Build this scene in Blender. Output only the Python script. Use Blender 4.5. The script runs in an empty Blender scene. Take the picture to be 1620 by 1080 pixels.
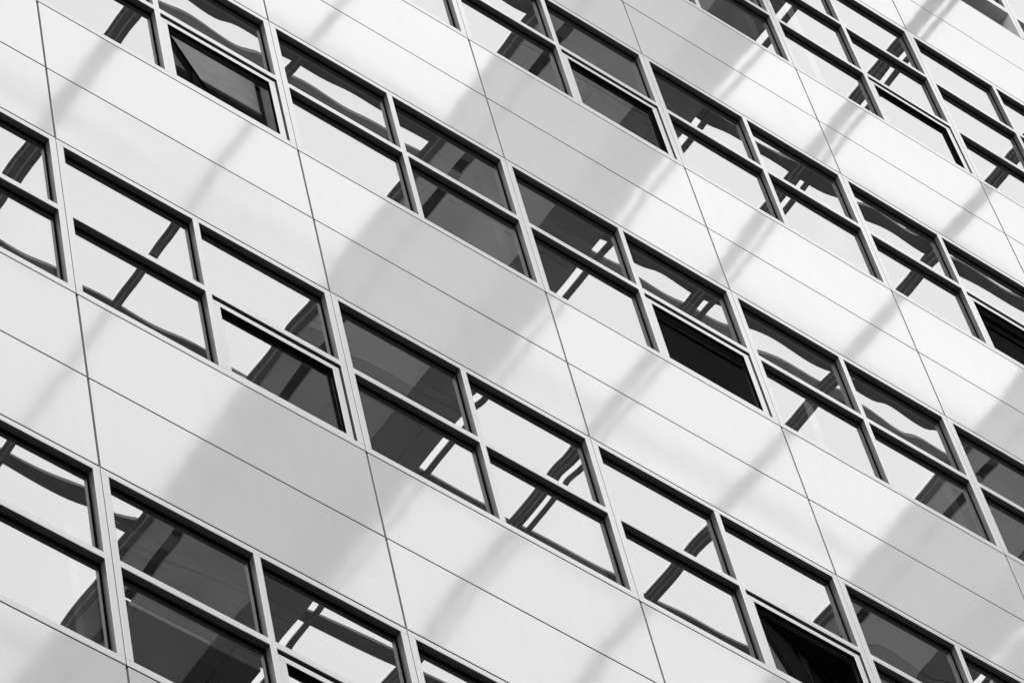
import bpy, bmesh, math, random
from mathutils import Matrix, Vector

random.seed(7)
scn = bpy.context.scene
COL = scn.collection
ZO = 32.5                      # the facade is measured from row 0; the street lies ZO below it

# ---------------------------------------------------------------- camera
RX = Vector((0.79887207, -0.58401361, -0.14398443))     # picture right
RD = Vector((0.45089257, 0.73987125, -0.49928591))      # picture down
RF = Vector((0.39811971, 0.33394406, 0.85438988))       # view direction
CAM = Vector((-8.60568783, -10.176545, -30.85095011 + ZO))
cam = bpy.data.cameras.new("camera")
cam.sensor_width = 36.0
cam.lens = 168.42
cam.clip_start = 0.1
cam.clip_end = 2000
camo = bpy.data.objects.new("camera", cam)
COL.objects.link(camo)
camo.matrix_world = Matrix(((RX.x, -RD.x, -RF.x, CAM.x), (RX.y, -RD.y, -RF.y, CAM.y),
                            (RX.z, -RD.z, -RF.z, CAM.z), (0, 0, 0, 1)))
scn.camera = camo

# ---------------------------------------------------------------- sky, sun, exposure
SUN_EL, SUN_AZ = math.radians(38), math.radians(205)     # azimuth clockwise from +y
wd = bpy.data.worlds.new("World")
scn.world = wd
wd.use_nodes = True
nt = wd.node_tree
nt.nodes.clear()
sky = nt.nodes.new("ShaderNodeTexSky")
sky.sky_type = 'NISHITA'
sky.sun_disc = False
sky.sun_elevation = SUN_EL
sky.sun_rotation = SUN_AZ
sky.dust_density = 4.0
bw = nt.nodes.new("ShaderNodeRGBToBW")
mixw = nt.nodes.new("ShaderNodeMix")
mixw.data_type = 'RGBA'
mixw.inputs[0].default_value = 0.94                     # cloud layer evens the sky out
mixw.inputs[7].default_value = (9.0, 9.0, 9.0, 1)
bg = nt.nodes.new("ShaderNodeBackground")
bg.inputs[1].default_value = 0.15
wo = nt.nodes.new("ShaderNodeOutputWorld")
nt.links.new(sky.outputs[0], bw.inputs[0])
nt.links.new(bw.outputs[0], mixw.inputs[6])
nt.links.new(mixw.outputs[2], bg.inputs[0])
nt.links.new(bg.outputs[0], wo.inputs[0])
sl = bpy.data.lights.new("sun", 'SUN')
sl.energy = 1.5
sl.angle = math.radians(30)
sl.color = (1, 1, 1)
so = bpy.data.objects.new("sun", sl)
COL.objects.link(so)
sd = Vector((math.sin(SUN_AZ) * math.cos(SUN_EL), math.cos(SUN_AZ) * math.cos(SUN_EL), math.sin(SUN_EL)))
so.rotation_euler = (-sd).to_track_quat('-Z', 'Y').to_euler()
so.location = (0, -20, 60)
scn.view_settings.view_transform = 'Standard'
scn.view_settings.look = 'None'
scn.view_settings.exposure = 0.30
scn.view_settings.gamma = 1.0
try:
    scn.cycles.max_bounces = 10
    scn.cycles.glossy_bounces = 6
    scn.cycles.transparent_max_bounces = 16
    scn.cycles.sample_clamp_indirect = 6
except Exception:
    pass


# ---------------------------------------------------------------- materials (a black and white place: every colour is a grey)
def principled(name, v, rough, ior=1.5, metal=0.0, noise=0.0, nscale=3.0, rnoise=0.0, bump=0.0, bscale=4.0):
    m = bpy.data.materials.new(name)
    m.use_nodes = True
    t = m.node_tree
    p = t.nodes["Principled BSDF"]
    p.inputs["Base Color"].default_value = (v, v, v, 1)
    p.inputs["Roughness"].default_value = rough
    p.inputs["IOR"].default_value = ior
    p.inputs["Metallic"].default_value = metal
    co = t.nodes.new("ShaderNodeTexCoord")
    if noise:
        n = t.nodes.new("ShaderNodeTexNoise")
        n.inputs["Scale"].default_value = nscale
        n.inputs["Detail"].default_value = 6
        t.links.new(co.outputs["Object"], n.inputs["Vector"])
        r = t.nodes.new("ShaderNodeMapRange")
        r.inputs[1].default_value = 0.3
        r.inputs[2].default_value = 0.7
        r.inputs[3].default_value = v * (1 - noise)
        r.inputs[4].default_value = min(1, v * (1 + noise))
        t.links.new(n.outputs[0], r.inputs[0])
        t.links.new(r.outputs[0], p.inputs["Base Color"])
    if rnoise:
        n2 = t.nodes.new("ShaderNodeTexNoise")
        n2.inputs["Scale"].default_value = 1.7
        n2.inputs["Detail"].default_value = 4
        t.links.new(co.outputs["Object"], n2.inputs["Vector"])
        r2 = t.nodes.new("ShaderNodeMapRange")
        r2.inputs[1].default_value = 0.3
        r2.inputs[2].default_value = 0.7
        r2.inputs[3].default_value = rough * (1 - rnoise)
        r2.inputs[4].default_value = rough * (1 + rnoise)
        t.links.new(n2.outputs[0], r2.inputs[0])
        t.links.new(r2.outputs[0], p.inputs["Roughness"])
    if bump:
        n3 = t.nodes.new("ShaderNodeTexNoise")
        n3.inputs["Scale"].default_value = bscale
        n3.inputs["Detail"].default_value = 2
        t.links.new(co.outputs["Object"], n3.inputs["Vector"])
        b = t.nodes.new("ShaderNodeBump")
        b.inputs["Strength"].default_value = 1.0
        b.inputs["Distance"].default_value = bump
        t.links.new(n3.outputs[0], b.inputs["Height"])
        t.links.new(b.outputs[0], p.inputs["Normal"])
    return m


def weather(m, amount):
    """run-off: faint grey streaks down the sheet, and each sheet a hair lighter or darker than the next"""
    t = m.node_tree
    p = t.nodes["Principled BSDF"]
    src = p.inputs["Base Color"].links[0].from_socket
    co = t.nodes.new("ShaderNodeTexCoord")
    mp = t.nodes.new("ShaderNodeMapping")
    mp.inputs["Scale"].default_value = (4.0, 1.0, 0.5)
    n = t.nodes.new("ShaderNodeTexNoise")
    n.inputs["Scale"].default_value = 2.2
    n.inputs["Detail"].default_value = 5
    oi = t.nodes.new("ShaderNodeObjectInfo")
    ad = t.nodes.new("ShaderNodeVectorMath")
    ad.operation = 'ADD'
    t.links.new(co.outputs["Object"], ad.inputs[0])
    t.links.new(oi.outputs["Location"], ad.inputs[1])
    t.links.new(ad.outputs[0], mp.inputs[0])
    t.links.new(mp.outputs[0], n.inputs["Vector"])
    r = t.nodes.new("ShaderNodeMapRange")
    r.inputs[1].default_value = 0.45
    r.inputs[2].default_value = 0.75
    r.inputs[3].default_value = 1.0
    r.inputs[4].default_value = 1.0 - amount
    t.links.new(n.outputs[0], r.inputs[0])
    r2 = t.nodes.new("ShaderNodeMapRange")
    r2.inputs[3].default_value = 1.0 - amount * 0.5
    r2.inputs[4].default_value = 1.0 + amount * 0.35
    t.links.new(oi.outputs["Random"], r2.inputs[0])
    m1 = t.nodes.new("ShaderNodeMath")
    m1.operation = 'MULTIPLY'
    t.links.new(r.outputs[0], m1.inputs[0])
    t.links.new(r2.outputs[0], m1.inputs[1])
    m2 = t.nodes.new("ShaderNodeMath")
    m2.operation = 'MULTIPLY'
    t.links.new(src, m2.inputs[0])
    t.links.new(m1.outputs[0], m2.inputs[1])
    t.links.new(m2.outputs[0], p.inputs["Base Color"])


def glass(name, refl, trans, dirt=0.0, slope=1.0):
    m = bpy.data.materials.new(name)
    m.use_nodes = True
    t = m.node_tree
    t.nodes.clear()
    out = t.nodes.new("ShaderNodeOutputMaterial")
    mx = t.nodes.new("ShaderNodeMixShader")
    tr = t.nodes.new("ShaderNodeBsdfTransparent")
    tr.inputs[0].default_value = (trans, trans, trans, 1)
    gl = t.nodes.new("ShaderNodeBsdfGlossy")
    gl.inputs["Color"].default_value = (1, 1, 1, 1)
    gl.inputs["Roughness"].default_value = 0.0
    fr = t.nodes.new("ShaderNodeFresnel")
    fr.inputs[0].default_value = 1.5
    a = t.nodes.new("ShaderNodeMath")
    a.operation = 'MULTIPLY_ADD'
    a.use_clamp = True
    a.inputs[1].default_value = slope
    a.inputs[2].default_value = refl
    t.links.new(fr.outputs[0], a.inputs[0])
    t.links.new(a.outputs[0], mx.inputs[0])
    t.links.new(tr.outputs[0], mx.inputs[1])
    t.links.new(gl.outputs[0], mx.inputs[2])
    last = mx
    if dirt:
        # a thin film of street dust with streaks and specks
        co = t.nodes.new("ShaderNodeTexCoord")
        mp = t.nodes.new("ShaderNodeMapping")
        mp.inputs["Scale"].default_value = (3.0, 1.0, 14.0)
        mp.inputs["Rotation"].default_value = (0, math.radians(12), 0)
        n = t.nodes.new("ShaderNodeTexNoise")
        n.inputs["Scale"].default_value = 1.6
        n.inputs["Detail"].default_value = 5
        r = t.nodes.new("ShaderNodeMapRange")
        r.inputs[1].default_value = 0.35
        r.inputs[2].default_value = 0.8
        r.inputs[3].default_value = dirt * 0.3
        r.inputs[4].default_value = dirt
        df = t.nodes.new("ShaderNodeBsdfDiffuse")
        df.inputs[0].default_value = (0.55, 0.55, 0.55, 1)
        m2 = t.nodes.new("ShaderNodeMixShader")
        t.links.new(co.outputs["Object"], mp.inputs[0])
        t.links.new(mp.outputs[0], n.inputs["Vector"])
        t.links.new(n.outputs[0], r.inputs[0])
        t.links.new(r.outputs[0], m2.inputs[0])
        t.links.new(mx.outputs[0], m2.inputs[1])
        t.links.new(df.outputs[0], m2.inputs[2])
        n4 = t.nodes.new("ShaderNodeTexNoise")
        n4.inputs["Scale"].default_value = 22.0
        n4.inputs["Detail"].default_value = 1
        t.links.new(co.outputs["Object"], n4.inputs["Vector"])
        r4 = t.nodes.new("ShaderNodeMapRange")
        r4.inputs[1].default_value = 0.80
        r4.inputs[2].default_value = 0.86
        r4.inputs[4].default_value = 0.4
        t.links.new(n4.outputs[0], r4.inputs[0])
        d4 = t.nodes.new("ShaderNodeBsdfDiffuse")
        d4.inputs[0].default_value = (0.2, 0.2, 0.2, 1)
        m4 = t.nodes.new("ShaderNodeMixShader")
        t.links.new(r4.outputs[0], m4.inputs[0])
        t.links.new(m2.outputs[0], m4.inputs[1])
        t.links.new(d4.outputs[0], m4.inputs[2])
        last = m4
    t.links.new(last.outputs[0], out.inputs[0])
    return m


M = {}
M['panel'] = principled("white_glossy_cladding", 0.74, 0.060, ior=1.85, noise=0.025, nscale=0.9, rnoise=0.2, bump=0.0009, bscale=1.6)
weather(M['panel'], 0.03)
M['frame'] = principled("white_window_frame", 0.77, 0.22, ior=1.6, noise=0.01, nscale=5)
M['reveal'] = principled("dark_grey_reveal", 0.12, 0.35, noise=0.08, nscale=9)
M['gasket'] = principled("black_rubber_gasket", 0.006, 0.9)
M['gasket'].node_tree.nodes["Principled BSDF"].inputs["Specular IOR Level"].default_value = 0.0
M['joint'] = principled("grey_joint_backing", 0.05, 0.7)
M['pane'] = glass("coated_window_glass", 0.47, 0.80, dirt=0.022, slope=0.3)
M['roofglass'] = glass("roof_glass", -0.03, 0.93, slope=0.3)
M['steel'] = principled("dark_painted_steel", 0.17, 0.45, noise=0.1, nscale=6)
M['steel_light'] = principled("grey_painted_steel", 0.42, 0.4, noise=0.06, nscale=6)
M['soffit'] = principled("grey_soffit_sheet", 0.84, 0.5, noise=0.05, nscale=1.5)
M['soffit_mid'] = principled("mid_grey_soffit_sheet", 0.58, 0.5, noise=0.08, nscale=1.5)  # soffit sheet in a middle grey
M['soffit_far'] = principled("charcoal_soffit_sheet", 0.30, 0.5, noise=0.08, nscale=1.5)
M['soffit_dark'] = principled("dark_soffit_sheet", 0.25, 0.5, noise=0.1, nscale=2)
M['slot'] = principled("dark_slot_lining", 0.03, 0.6)
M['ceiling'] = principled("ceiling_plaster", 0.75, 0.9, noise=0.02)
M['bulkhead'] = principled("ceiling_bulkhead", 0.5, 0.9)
M['carpet'] = principled("office_carpet", 0.2, 0.95, noise=0.2, nscale=30)
M['wall'] = principled("office_wall", 0.6, 0.9)
M['blind'] = principled("blind_fabric", 0.35, 0.9, noise=0.05, nscale=40)
M['rail'] = principled("blind_rail", 0.7, 0.3)
M['curtain'] = principled("curtain_fabric", 0.85, 0.9, noise=0.08, nscale=12)
M['opp'] = principled("pale_render", 0.5, 0.7, noise=0.05)
M['asphalt'] = principled("street_paving", 0.06, 0.9, noise=0.25, nscale=0.6)


# ---------------------------------------------------------------- mesh helpers
class MB:
    """collects boxes, bars and sheets into one mesh with several material slots"""
    def __init__(self):
        self.v, self.f, self.m, self.mats, self.s = [], [], [], [], []

    def mi(self, mat):
        if mat not in self.mats:
            self.mats.append(mat)
        return self.mats.index(mat)

    def quad(self, a, b, c, d, mat):
        n = len(self.v)
        self.v += [a, b, c, d]
        self.f.append((n, n + 1, n + 2, n + 3))
        self.m.append(self.mi(mat))
        self.s.append(False)

    def box(self, x0, x1, y0, y1, z0, z1, mat, front=None, bev=0.0):
        """front: material of the face that looks out to -y; bev: chamfer of the front edges"""
        front = front or mat
        b = bev
        n = len(self.v)
        self.v += [(x0, y1, z0), (x1, y1, z0), (x1, y1, z1), (x0, y1, z1),
                   (x0, y0 + b, z0), (x1, y0 + b, z0), (x1, y0 + b, z1), (x0, y0 + b, z1)]
        fs = [((0, 3, 2, 1), mat), ((0, 1, 5, 4), mat), ((1, 2, 6, 5), mat), ((2, 3, 7, 6), mat), ((3, 0, 4, 7), mat)]
        if b > 0:
            self.v += [(x0 + b, y0, z0 + b), (x1 - b, y0, z0 + b), (x1 - b, y0, z1 - b), (x0 + b, y0, z1 - b)]
            fs += [((4, 5, 9, 8), front), ((5, 6, 10, 9), front), ((6, 7, 11, 10), front), ((7, 4, 8, 11), front),
                   ((8, 9, 10, 11), front)]
        else:
            fs.append(((4, 5, 6, 7), front))
        for f, mt in fs:
            self.f.append(tuple(n + i for i in f))
            self.m.append(self.mi(mt))
            self.s.append(False)

    def grid(self, pts, nu, nv, mat, smooth=True):
        n = len(self.v)
        self.v += pts
        for j in range(nv):
            for i in range(nu):
                a = n + j * (nu + 1) + i
                self.f.append((a, a + 1, a + nu + 2, a + nu + 1))
                self.m.append(self.mi(mat))
                self.s.append(smooth)

    def build(self, name, parent=None, loc=(0, 0, 0), origin=(0, 0, 0)):
        me = bpy.data.meshes.new(name)
        me.from_pydata([(a - origin[0], b - origin[1], c - origin[2]) for a, b, c in self.v], [], self.f)
        for mt in self.mats:
            me.materials.append(M[mt])
        me.polygons.foreach_set("material_index", self.m)
        me.polygons.foreach_set("use_smooth", self.s)
        me.update()
        o = bpy.data.objects.new(name, me)
        COL.objects.link(o)
        o.location = (loc[0] + origin[0], loc[1] + origin[1], loc[2] + origin[2])
        if parent:
            o.parent = parent
        return o


def empty(name, loc, label, cat, group=None):
    o = bpy.data.objects.new(name, None)
    COL.objects.link(o)
    o.location = loc
    o['label'] = label
    o['category'] = cat
    if group:
        o['group'] = group
    return o


def tag(o, label, cat, group=None, kind=None):
    if label:
        o['label'] = label
    if cat:
        o['category'] = cat
    if group:
        o['group'] = group
    if kind:
        o['kind'] = kind
    return o


def link_copy(src, parent, loc):
    o = src.copy()
    COL.objects.link(o)
    o.parent = parent
    o.location = loc
    return o


# ---------------------------------------------------------------- street
g = MB()
g.quad((-400, -400, 0), (400, -400, 0), (400, 400, 0), (-400, 400, 0), 'asphalt')
tag(g.build("street"), None, None, kind='structure')

# ---------------------------------------------------------------- the office building
S = 3.7322                     # storey height
HM, HB = 0.9242, 1.8512        # lower edge of the upper and of the lower spandrel panel
BW = 2.0                       # one bay
GAP, GAPX = 0.0065, 0.008      # half a level and half an upright joint
bld = empty("office_building", (6, 0, 0),
            "white panelled office facade with ribbon windows and glossy spandrels", "building")
BO = Vector(bld.location)


def rel(x, y, z):
    return (x - BO.x, y - BO.y, z - BO.z)


def inview(x0, x1, z0, z1, pad):
    """does the rectangle of the facade touch the frame widened by pad (share of its width)"""
    f = 168.42 / 36.0
    us, vs = [], []
    for i in range(5):
        for j in range(5):
            p = Vector((x0 + (x1 - x0) * i / 4, 0, z0 + (z1 - z0) * j / 4)) - CAM
            d = p.dot(RF)
            us.append(f * p.dot(RX) / d)
            vs.append(f * p.dot(RD) / d)
            if abs(us[-1]) < 0.5 + pad and abs(vs[-1]) < 0.333 + pad:
                return True
    return False


def sheet_pts(x0, x1, z0, z1, y, nu, nv, bow, waves, flat=False):
    pts = []
    for j in range(nv + 1):
        for i in range(nu + 1):
            u, v = i / nu, j / nv
            a, b = 2 * u - 1, 2 * v - 1
            if flat:                       # glass held in its gasket: flat up the middle, drawn in at the sides
                h = bow * (1 - a ** 4) * (1 - b ** 8)
            else:
                h = bow * ((1 - a ** 4) * (1 - b ** 4) * 0.55 + (1 - a * a) * (1 - b * b) * 0.45)
            for (amp, ku, kv, ph) in waves:
                h += amp * math.sin(ku * a + kv * b + ph)
            pts.append((x0 + (x1 - x0) * u, y - h, z0 + (z1 - z0) * v))
    return pts


def add_panel(mb, x0, x1, z0, z1, rnd, nu=16, nv=10):
    """one cassette panel: slightly pillowed face with folded edges"""
    bow = rnd.choice((-1, 1, 1)) * rnd.uniform(0.0003, 0.0009)
    waves = [(rnd.uniform(0.00004, 0.00015), rnd.uniform(-4, 4), rnd.uniform(-3, 3), rnd.uniform(0, 6)) for k in range(3)]
    e = 0.0015
    pts = sheet_pts(x0 + e, x1 - e, z0 + e, z1 - e, 0.0, nu, nv, bow, waves)
    # keep the rim flat so that neighbours stay flush
    mb.grid(pts, nu, nv, 'panel')
    rim = [pts[0], pts[nu], pts[-1], pts[-1 - nu]]
    out = [(x0, e, z0), (x1, e, z0), (x1, e, z1), (x0, e, z1)]
    bk = [(x0, 0.04, z0), (x1, 0.04, z0), (x1, 0.04, z1), (x0, 0.04, z1)]
    edge = [[pts[i] for i in range(nu + 1)], [pts[j * (nu + 1) + nu] for j in range(nv + 1)],
            [pts[nv * (nu + 1) + i] for i in range(nu, -1, -1)], [pts[j * (nu + 1)] for j in range(nv, -1, -1)]]
    for k in range(4):
        a, b = out[k], out[(k + 1) % 4]
        ed = edge[k]
        n = len(mb.v)
        mb.v += [a, b] + ed
        mb.f.append(tuple([n, n + 1] + [n + 1 + i for i in range(len(ed), 0, -1)]))
        mb.m.append(mb.mi('panel'))
        mb.s.append(False)
        mb.quad(a, bk[k], bk[(k + 1) % 4], b, 'joint' if k in (0, 2) else 'steel_light')  # level edges dark, upright ones mid grey: joint shade put into the colour


# the window unit of one bay ------------------------------------------------------------------------
# z is measured from the foot of the unit, x from the joint on its left
XL, XM0, XM1, XR = 0.050, 0.977, 1.022, 1.950
GY = 0.044                               # depth of the glass
FD = 0.10                                # depth of the frame
SW = 0.050                               # width of the fixed frame round an opening sash
UNITS = {                                # height of the unit and the openings in each half, from the foot up
    'two': (1.881, ((0.070, 0.942), (1.004, 1.820))),
    'three': (2.868, ((0.070, 0.942), (1.004, 1.868), (1.928, 2.785))),
    'top': (1.881, ((0.015, 0.535), (0.650, 1.820))),
}


def frame_mb(mb, kind, ox, oz):
    h, ops = UNITS[kind]
    hg = 0.0025

    def bx(a, b, c, d):
        mb.box(ox + a, ox + b, 0.0, FD, oz + c, oz + d, 'reveal', front='frame', bev=0.002)
    lo, hi = ops[0][0], ops[-1][1]
    bx(hg, BW - hg, hi, h - GAP)            # head
    bx(hg, BW - hg, GAP, lo)                # sill
    bx(hg, XL, lo, hi)                      # stiles
    bx(XR, BW - hg, lo, hi)
    bx(XM0, XM1, lo, hi)                    # mullion
    for k in range(len(ops) - 1):           # transoms
        bx(XL, XM0, ops[k][1], ops[k + 1][0])
        bx(XM1, XR, ops[k][1], ops[k + 1][0])
    mb.box(ox - hg, ox + hg, 0.010, FD - 0.01, oz + GAP, oz + h - GAP, 'frame')   # cover in the joint with the neighbour


def gasket_mb(mb, ox, oz, x0, x1, z0, z1, y=GY, top=0.034, side=0.014):
    y0 = y - 0.003
    mb.box(ox + x0, ox + x1, y0, y + 0.02, oz + z1 - top, oz + z1, 'gasket')
    mb.box(ox + x0, ox + x1, y0, y + 0.02, oz + z0, oz + z0 + 0.02, 'gasket')
    mb.box(ox + x0, ox + x0 + side, y0, y + 0.02, oz + z0 + 0.02, oz + z1 - top, 'gasket')
    mb.box(ox + x1 - side, ox + x1, y0, y + 0.02, oz + z0 + 0.02, oz + z1 - top, 'gasket')


def pane_mb(mb, ox, oz, x0, x1, z0, z1, rnd, y=GY, strong=1.0):
    bow = -rnd.uniform(0.00014, 0.00034) * strong
    waves = [(rnd.uniform(0.000015, 0.00004) * strong, rnd.choice((-1, 1)) * rnd.uniform(2, 6), rnd.uniform(-4, 4), rnd.uniform(0, 6)) for k in range(3)]
    nu, nv = 18, 16
    mb.grid(sheet_pts(ox + x0, ox + x1, oz + z0, oz + z1, y, nu, nv, bow, waves, True), nu, nv, 'pane')


def ring_mb(mb, x0, x1, z0, z1, w, y0, y1, mat, front):
    mb.box(x0, x1, y0, y1, z1 - w, z1, mat, front=front, bev=0.002)
    mb.box(x0, x1, y0, y1, z0, z0 + w, mat, front=front, bev=0.002)
    mb.box(x0, x0 + w, y0, y1, z0 + w, z1 - w, mat, front=front, bev=0.002)
    mb.box(x1 - w, x1, y0, y1, z0 + w, z1 - w, mat, front=front, bev=0.002)


def niche_mb(mb, xa, xb, za, zb, d=0.145):
    mb.box(xa, xb, 0.003, d, zb - 0.004, zb - 0.001, 'frame')
    mb.box(xb - 0.004, xb - 0.001, 0.003, d, za, zb - 0.004, 'frame')
    mb.box(xa + 0.001, xa + 0.004, 0.003, d, za, zb - 0.004, 'frame')
    mb.box(xa, xb, d, d + 0.02, za, zb, 'reveal')
    mb.box(xa, xb, d - 0.006, d, zb - 0.028, zb - 0.005, 'gasket')
    mb.box(xb - 0.02, xb - 0.005, d - 0.006, d, za, zb - 0.028, 'gasket')


OPEN = {(0, 0): 25, (2, 0): 64, (2, 1): 13, (4, -1): 58}
# storeys: spandrel (foot, joint, top) and the window unit above it; key = number of the unit
SPANDRELS, STOREYS = [], []
for r in range(4, -2, -1):
    SPANDRELS.append((-r * S - HB, -r * S - HM, -r * S))
    STOREYS.append((r - 1, 'two' if r > -1 else 'three', -r * S))
for (a, m, t, kd, key) in ((6.600, 7.545, 8.510, 'top', -3), (10.391, 11.318, 12.242, 'two', -4), (14.123, 15.05, 15.974, 'two', -5),
                           (17.855, 18.78, 19.705, None, None)):
    SPANDRELS.append((a, m, t))
    if kd:
        STOREYS.append((key, kd, t))
BAYS = range(-3, 10)
restp, restw = MB(), MB()
for b in BAYS:
    x0 = b * BW
    for k, (a, m, t) in enumerate(SPANDRELS):
        rnd = random.Random(b * 131 + k * 17 + 5)
        for (za, zb) in ((m + ZO + GAP, t + ZO - GAP), (a + ZO + GAP, m + ZO - GAP)):
            if inview(x0, x0 + BW, za, zb, 0.03):
                mb = MB()
                add_panel(mb, x0 + GAPX, x0 + BW - GAPX, za, zb, rnd)
                o = mb.build("cladding_panel", bld, origin=(x0 + 1, 0, (za + zb) / 2))
                o.location = rel(x0 + 1, 0, (za + zb) / 2)
            else:
                add_panel(restp, x0 + GAPX, x0 + BW - GAPX, za, zb, rnd, 6, 4)

frame_src, gasket_src = {}, {}
for b in BAYS:
    x0 = b * BW
    for (r, kind, zf) in STOREYS:
        rnd = random.Random(b * 37 + r * 101 + 11)
        h, ops = UNITS[kind]
        z0 = zf + ZO
        seen = inview(x0, x0 + BW, z0, z0 + h, 0.03)
        if not seen:
            frame_mb(restw, kind, x0, z0)
        else:
            if kind not in frame_src:
                mb = MB()
                frame_mb(mb, kind, 0, 0)
                frame_src[kind] = mb.build("window")
                COL.objects.unlink(frame_src[kind])
            win = link_copy(frame_src[kind], bld, rel(x0, 0, z0))
        for i, (za, zb) in enumerate(ops):
            for half, (xa, xb) in enumerate(((XL, XM0), (XM1, XR))):
                if kind == 'top' and i == 0:
                    mb = MB() if seen else restw
                    if seen:
                        niche_mb(mb, xa, xb, za, zb)
                        mb.build("vent_niche", win)
                    else:
                        niche_mb(mb, x0 + xa, x0 + xb, z0 + za, z0 + zb)
                    continue
                strong = 1.0 if i > 0 else 0.55
                if not seen:
                    gasket_mb(restw, x0, z0, xa, xb, za, zb)
                    pane_mb(restw, x0, z0, xa, xb, za, zb, rnd)
                    continue
                if i == 0 and half == 1 and b % 2 == 0:
                    # white fixed frame, and in it a black leaf that swings inwards on its left edge
                    fa, fb, fc, fd = xa + 0.006, xb - 0.014, za - 0.005, zb - 0.032
                    mb = MB()
                    ring_mb(mb, fa, fb, fc, fd, SW, 0.010, 0.036, 'gasket', 'frame')
                    mb.build("sash_frame", win)
                    w, hh = fb - fa - 2 * SW, fd - fc - 2 * SW
                    ang = math.radians(OPEN.get((b, r), 0))
                    loc = (fa + SW, 0.0365, fc + SW)
                    mb = MB()
                    rw, rd = (0.028, 0.045) if ang else (0.014, 0.030)
                    ring_mb(mb, 0.003, w - 0.003, 0.003, hh - 0.003, rw, 0.0, rd, 'gasket', 'gasket')
                    o = mb.build("sash", win)
                    o.location = loc
                    o.rotation_euler = (0, 0, ang)
                    mb = MB()
                    q = rw + 0.002
                    pane_mb(mb, 0, 0, q, w - q, q, hh - q, rnd, y=0.005, strong=0.5)
                    o = mb.build("pane", win)
                    o.location = loc
                    o.rotation_euler = (0, 0, ang)
                    continue
                key = (kind, i, half)
                if key not in gasket_src:
                    mb = MB()
                    gasket_mb(mb, 0, 0, xa, xb, za, zb)
                    gasket_src[key] = mb.build("gasket")
                    COL.objects.unlink(gasket_src[key])
                link_copy(gasket_src[key], win, (0, 0, 0))
                mb = MB()
                pane_mb(mb, 0, 0, xa, xb, za, zb, rnd, strong=strong)
                mb.build("pane", win)
o = restp.build("cladding_panel", bld)
o.location = rel(0, 0, 0)
o['kind'] = 'stuff'
o = restw.build("window", bld)
o.location = rel(0, 0, 0)
o['kind'] = 'stuff'

XA, XB = BAYS[0] * BW, (BAYS[-1] + 1) * BW
ZL, ZT = SPANDRELS[0][0] + ZO, SPANDRELS[-1][2] + ZO
# the wall behind the cladding and the rooms inside -------------------------------------------------
DEEP = 6.0
mb = MB()
for (a, m, t) in SPANDRELS:
    mb.box(XA, XB, 0.055, 0.22, a + ZO - 0.03, t + ZO + 0.03, 'joint')
o = mb.build("spandrel_wall", bld)
o.location = rel(0, 0, 0)
DARK_ROOMS = {(2, 0), (4, -1), (2, 1)}
for (r, kind, zf) in STOREYS:
    c = zf + ZO + UNITS[kind][0] + 0.02
    for b in range(BAYS[0] + 1, BAYS[-1] + 1, 2):
        xa, xb = b * BW + 0.05, (b + 2) * BW - 0.05
        dark = (b, r) in DARK_ROOMS
        mb = MB()
        mb.box(xa, xb, 0.225, 0.36, c, c + 0.15, 'slot' if (b, r) == (2, 1) else 'ceiling')      # plaster margin by the window; one room painted dark to look unlit
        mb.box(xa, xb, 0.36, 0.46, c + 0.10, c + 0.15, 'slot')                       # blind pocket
        mb.box(xa, xb, 0.46, DEEP - 0.01, c - 0.02, c + 0.15, 'slot' if (b, r) == (2, 1) else 'bulkhead')  # near black in the one room painted as unlit
        for i in range(9):                                                           # grid of the ceiling tiles
            mb.box(xa, xb, 0.46 + i * 0.6, 0.475 + i * 0.6, c - 0.026, c - 0.021, 'gasket')
        for i in (range(0) if dark else range(1, 7)):
            mb.box(xa + i * 0.6, xa + i * 0.6 + 0.015, 0.48, DEEP - 0.02, c - 0.025, c - 0.0215, 'gasket')
        o = mb.build("ceiling", bld)
        o.location = rel(0, 0, 0)
    mb = MB()
    mb.box(XA, XB, 0.225, DEEP - 0.01, zf + ZO - 0.95, zf + ZO - 0.85, 'carpet')
    o = mb.build("floor", bld)
    o.location = rel(0, 0, 0)
mb = MB()
mb.box(XA, XB, DEEP, DEEP + 0.2, ZL, ZT, 'wall')
for b in range(BAYS[0] + 1, BAYS[-1] + 2, 2):
    mb.box(b * BW - 0.045, b * BW + 0.045, 0.225, DEEP - 0.005, ZL, ZT, 'wall')
o = mb.build("partition_wall", bld)
o.location = rel(0, 0, 0)


def hanging(name, label, cat, x0, x1, z0, z1, y, mat, folds):
    """cloth hung inside a window: a folded sheet with its own thickness, from a rail at the top"""
    root = empty(name, ((x0 + x1) / 2, y, z0 + ZO), label, cat)
    n = max(4, int((x1 - x0) * 60))
    mb = MB()
    fr, bk = [], []
    for k in range(2):
        for i in range(n + 1):
            u = i / n
            yy = (0.012 * math.sin(u * folds * 2 * math.pi) if folds else 0.0) + k * 0.003
            (bk if k else fr).append((x0 + (x1 - x0) * u, yy))
    for pl in (fr, bk):
        for i in range(n):
            a, b = pl[i], pl[i + 1]
            mb.quad((a[0], y + a[1], z0), (b[0], y + b[1], z0), (b[0], y + b[1], z1), (a[0], y + a[1], z1), mat)
    o = mb.build("fabric", root)
    o.location = (-root.location.x, -root.location.y, ZO - root.location.z)
    mb = MB()
    mb.box(x0 - 0.02, x1 + 0.02, y - 0.02, y + 0.03, z1, z1 + 0.04, 'rail')
    if not folds:
        bb = MB()
        bb.box(x0, x1, y - 0.008, y + 0.011, z0 - 0.02, z0, 'rail')
        o = bb.build("bottom_bar", root)
        o.location = (-root.location.x, -root.location.y, ZO - root.location.z)
    o = mb.build("rail", root)
    o.location = (-root.location.x, -root.location.y, ZO - root.location.z)


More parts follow.
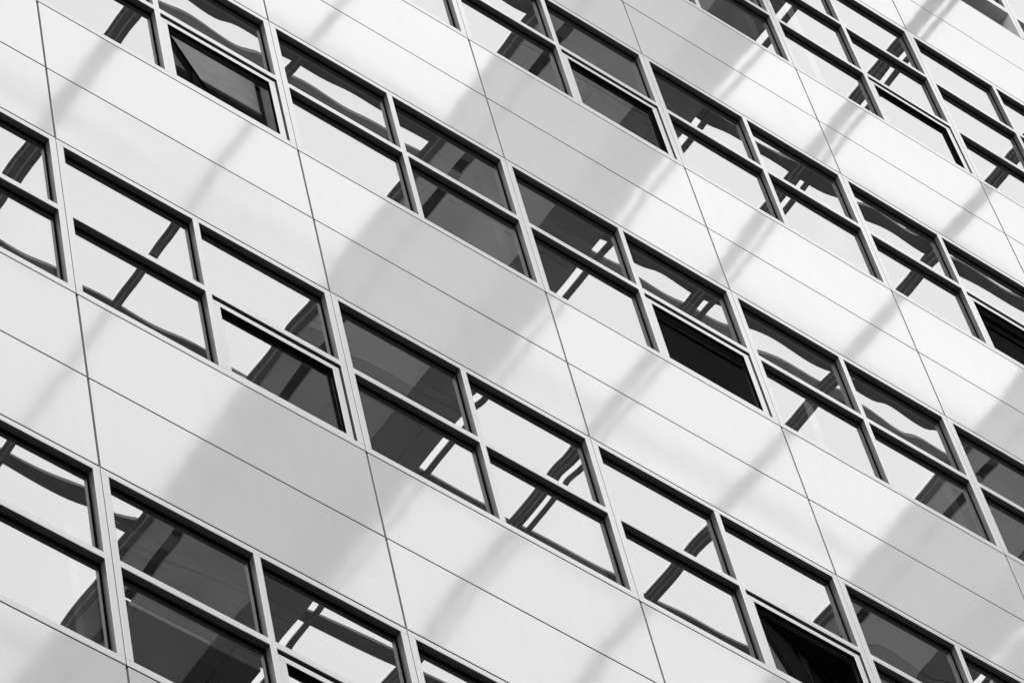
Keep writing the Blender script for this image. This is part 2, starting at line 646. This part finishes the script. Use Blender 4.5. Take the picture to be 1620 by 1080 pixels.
CURT = [
    ("roller_blind", "pale grey roller blind behind the open sash at the upper left", "blind", 1.33, 2.03, -2.72, -1.90, 0.29, 'curtain', 0),
    ("curtain", "narrow bright curtain beside the grey blind in the upper left open window", "curtain", 2.075, 2.165, -3.60, -1.92, 0.29, 'curtain', 3),
    ("curtain", "pale curtain strip at the right of the closed sash below the wide dark reflection", "curtain", 2.08, 2.20, -7.45, -5.60, 0.27, 'curtain', 3),
    ("curtain", "faint curtain strip behind the three-light window at the upper right", "curtain", 8.64, 8.74, 3.80, 6.50, 0.24, 'curtain', 3),
    ("curtain", "faint curtain strip behind the lower pane with a beam reflection at the right", "curtain", 6.70, 6.79, -3.68, -1.92, 0.24, 'curtain', 2),
    ("curtain", "faint curtain strip in the window at the lower left picture edge", "curtain", -0.09, -0.01, -11.1, -9.4, 0.24, 'curtain', 2),
    ("curtain", "faint curtain strip in the window on the left picture edge", "curtain", 0.10, 0.20, -7.4, -5.6, 0.24, 'curtain', 2),
]
for c in CURT:
    hanging(*c)
# the storeys below and beside the part in view: plain mass down to the street
mb = MB()
mb.box(XA, XB, 0.0, 16, 0.0, ZL - 0.02, 'panel')
mb.box(XA - 12, XA - 0.02, 0.0, 16, 0.0, ZT, 'panel')
mb.box(XB + 0.02, XB + 12, 0.0, 16, 0.0, ZT, 'panel')
mb.box(XA - 12, XB + 12, 0.0, 16, ZT + 0.02, ZT + 1.2, 'panel')
mb.box(XA, XB, DEEP + 0.3, 16, ZL, ZT, 'panel')
o = mb.build("wall", bld)
o.location = rel(0, 0, 0)

# ---------------------------------------------------------------- the roof of steel and glass over the street, seen in the glass
ZR = 18.25 + ZO
Y0, Y1 = -18.0, -0.25
can = empty("glass_canopy", (12, -9, ZR), "dark steel and glass canopy mirrored in the windows and panels", "canopy")
CO = Vector(can.location)


def cpart(mb, name, label=None):
    o = mb.build(name, can)
    o.location = (-CO.x, -CO.y, -CO.z)
    if label:
        o['label'] = label
    return o


def beam(x0, x1, ribs=()):
    """steel girder running out from the facade: flange below, web set back on it, light cover strips"""
    mb = MB()
    mb.box(x0, x1, Y0, Y1, ZR, ZR + 0.025, 'steel')
    w = x1 - x0
    if w > 0.1:
        mb.box(x0 + 0.06, x1 - 0.012, Y0, Y1, ZR + 0.025, ZR + 0.12, 'steel')
    for (a, b) in ribs:
        mb.box(a, b, Y0, Y1, ZR - 0.008, ZR - 0.001, 'steel_light')
    return cpart(mb, "girder")


def closed_bay(o, x1):
    """a bay closed from below: two steel edges, grey soffit with a dark slot, then a darker soffit strip"""
    beam(11.84 + o, 11.90 + o)
    mb = MB()
    mb.box(11.905 + o, 11.925 + o, Y0, Y1, ZR - 0.01, ZR + 0.1, 'steel_light')
    mb.box(11.93 + o, 12.0 + o, Y0, Y1, ZR + 0.005, ZR + 0.1, 'steel')
    mb.box(12.002 + o, 12.017 + o, Y0, Y1, ZR - 0.01, ZR + 0.1, 'steel_light')
    cpart(mb, "edge_trim")
    # the sheets change shade along the bay; an open slit lets a line of sky through
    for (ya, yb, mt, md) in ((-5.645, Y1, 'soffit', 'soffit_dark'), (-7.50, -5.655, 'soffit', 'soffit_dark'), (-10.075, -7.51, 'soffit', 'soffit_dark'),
                             (-13.60, -10.085, 'soffit_mid', 'soffit_dark'), (-14.355, -13.61, 'soffit_mid', 'soffit_dark'),
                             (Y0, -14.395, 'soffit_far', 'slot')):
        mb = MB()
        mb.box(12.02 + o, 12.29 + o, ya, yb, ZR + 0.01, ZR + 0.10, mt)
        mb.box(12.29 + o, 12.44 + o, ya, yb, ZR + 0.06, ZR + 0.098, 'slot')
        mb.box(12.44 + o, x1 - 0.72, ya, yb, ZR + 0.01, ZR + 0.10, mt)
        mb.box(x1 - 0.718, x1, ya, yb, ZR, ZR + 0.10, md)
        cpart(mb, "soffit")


beam(-0.15, 0.08)
beam(1.88, 2.0)
closed_bay(-8.0, 6.345)
beam(6.44, 6.52)
beam(7.85, 8.08, ribs=((7.885, 7.905), (7.985, 8.005)))
beam(9.88, 10.0, ribs=((9.935, 9.945),))
closed_bay(0.0, 14.345)
beam(14.44, 14.52)
beam(15.75, 15.93, ribs=((15.785, 15.80), (15.85, 15.87)))
beam(16.0, 16.07)
beam(17.87, 18.06, ribs=((17.90, 17.912), (17.972, 17.99)))
closed_bay(8.1, 22.345)
beam(22.44, 22.52)
beam(25.87, 26.06)
mb = MB()
mb.box(22.56, 25.85, Y0, Y1, ZR + 0.01, ZR + 0.10, 'soffit_mid')
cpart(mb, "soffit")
# cross members between the girders, then the glazing above them
for (ya, yb, two) in ((-5.32, -5.19, 0), (-7.25, -7.13, 0), (-7.68, -7.42, 1), (-9.4, -9.28, 0),
                      (-11.08, -10.985, 0), (-13.52, -13.35, 0), (-15.7, -15.55, 0)):
    mb = MB()
    mb.box(-0.5, 27, ya, yb, ZR + 0.02, ZR + 0.07, 'steel')
    if two:
        mb.box(-0.5, 27, yb - 0.09, yb, ZR + 0.012, ZR + 0.019, 'steel_light')
    cpart(mb, "purlin")
for (a, b) in ((0.08, 1.88), (2.0, 3.84), (6.52, 7.85), (8.08, 9.88), (10.0, 11.84), (14.52, 15.75), (16.07, 17.87),
               (18.06, 19.94)):
    mb = MB()
    mb.quad((a, Y1, ZR + 0.085), (b, Y1, ZR + 0.085), (b, Y0, ZR + 0.085), (a, Y0, ZR + 0.085), 'roofglass')
    cpart(mb, "roof_pane")

# ---------------------------------------------------------------- unseen block added behind the camera to shade the lower facade
opp = empty("added_shade_block", (6, -42, 0), "unseen pale block added across the street to shade the lower facade", "building")
mb = MB()
for i in range(14):
    z = 3.0 + i * S - 1.0
    mb.box(-70, 80, -58, -42, z, z + 1.9, 'opp')
o = mb.build("wall", opp)
o.location = (-6, 42, 0)
mb = MB()
mb.box(-70, 80, -57.9, -42.2, 0, 3.0, 'reveal')
for i in range(12):
    z = 3.0 + i * S + 1.9
    mb.box(-70, 80, -57.9, -42.2, z, z + S - 1.9, 'reveal')
o = mb.build("window_band", opp)
o.location = (-6, 42, 0)
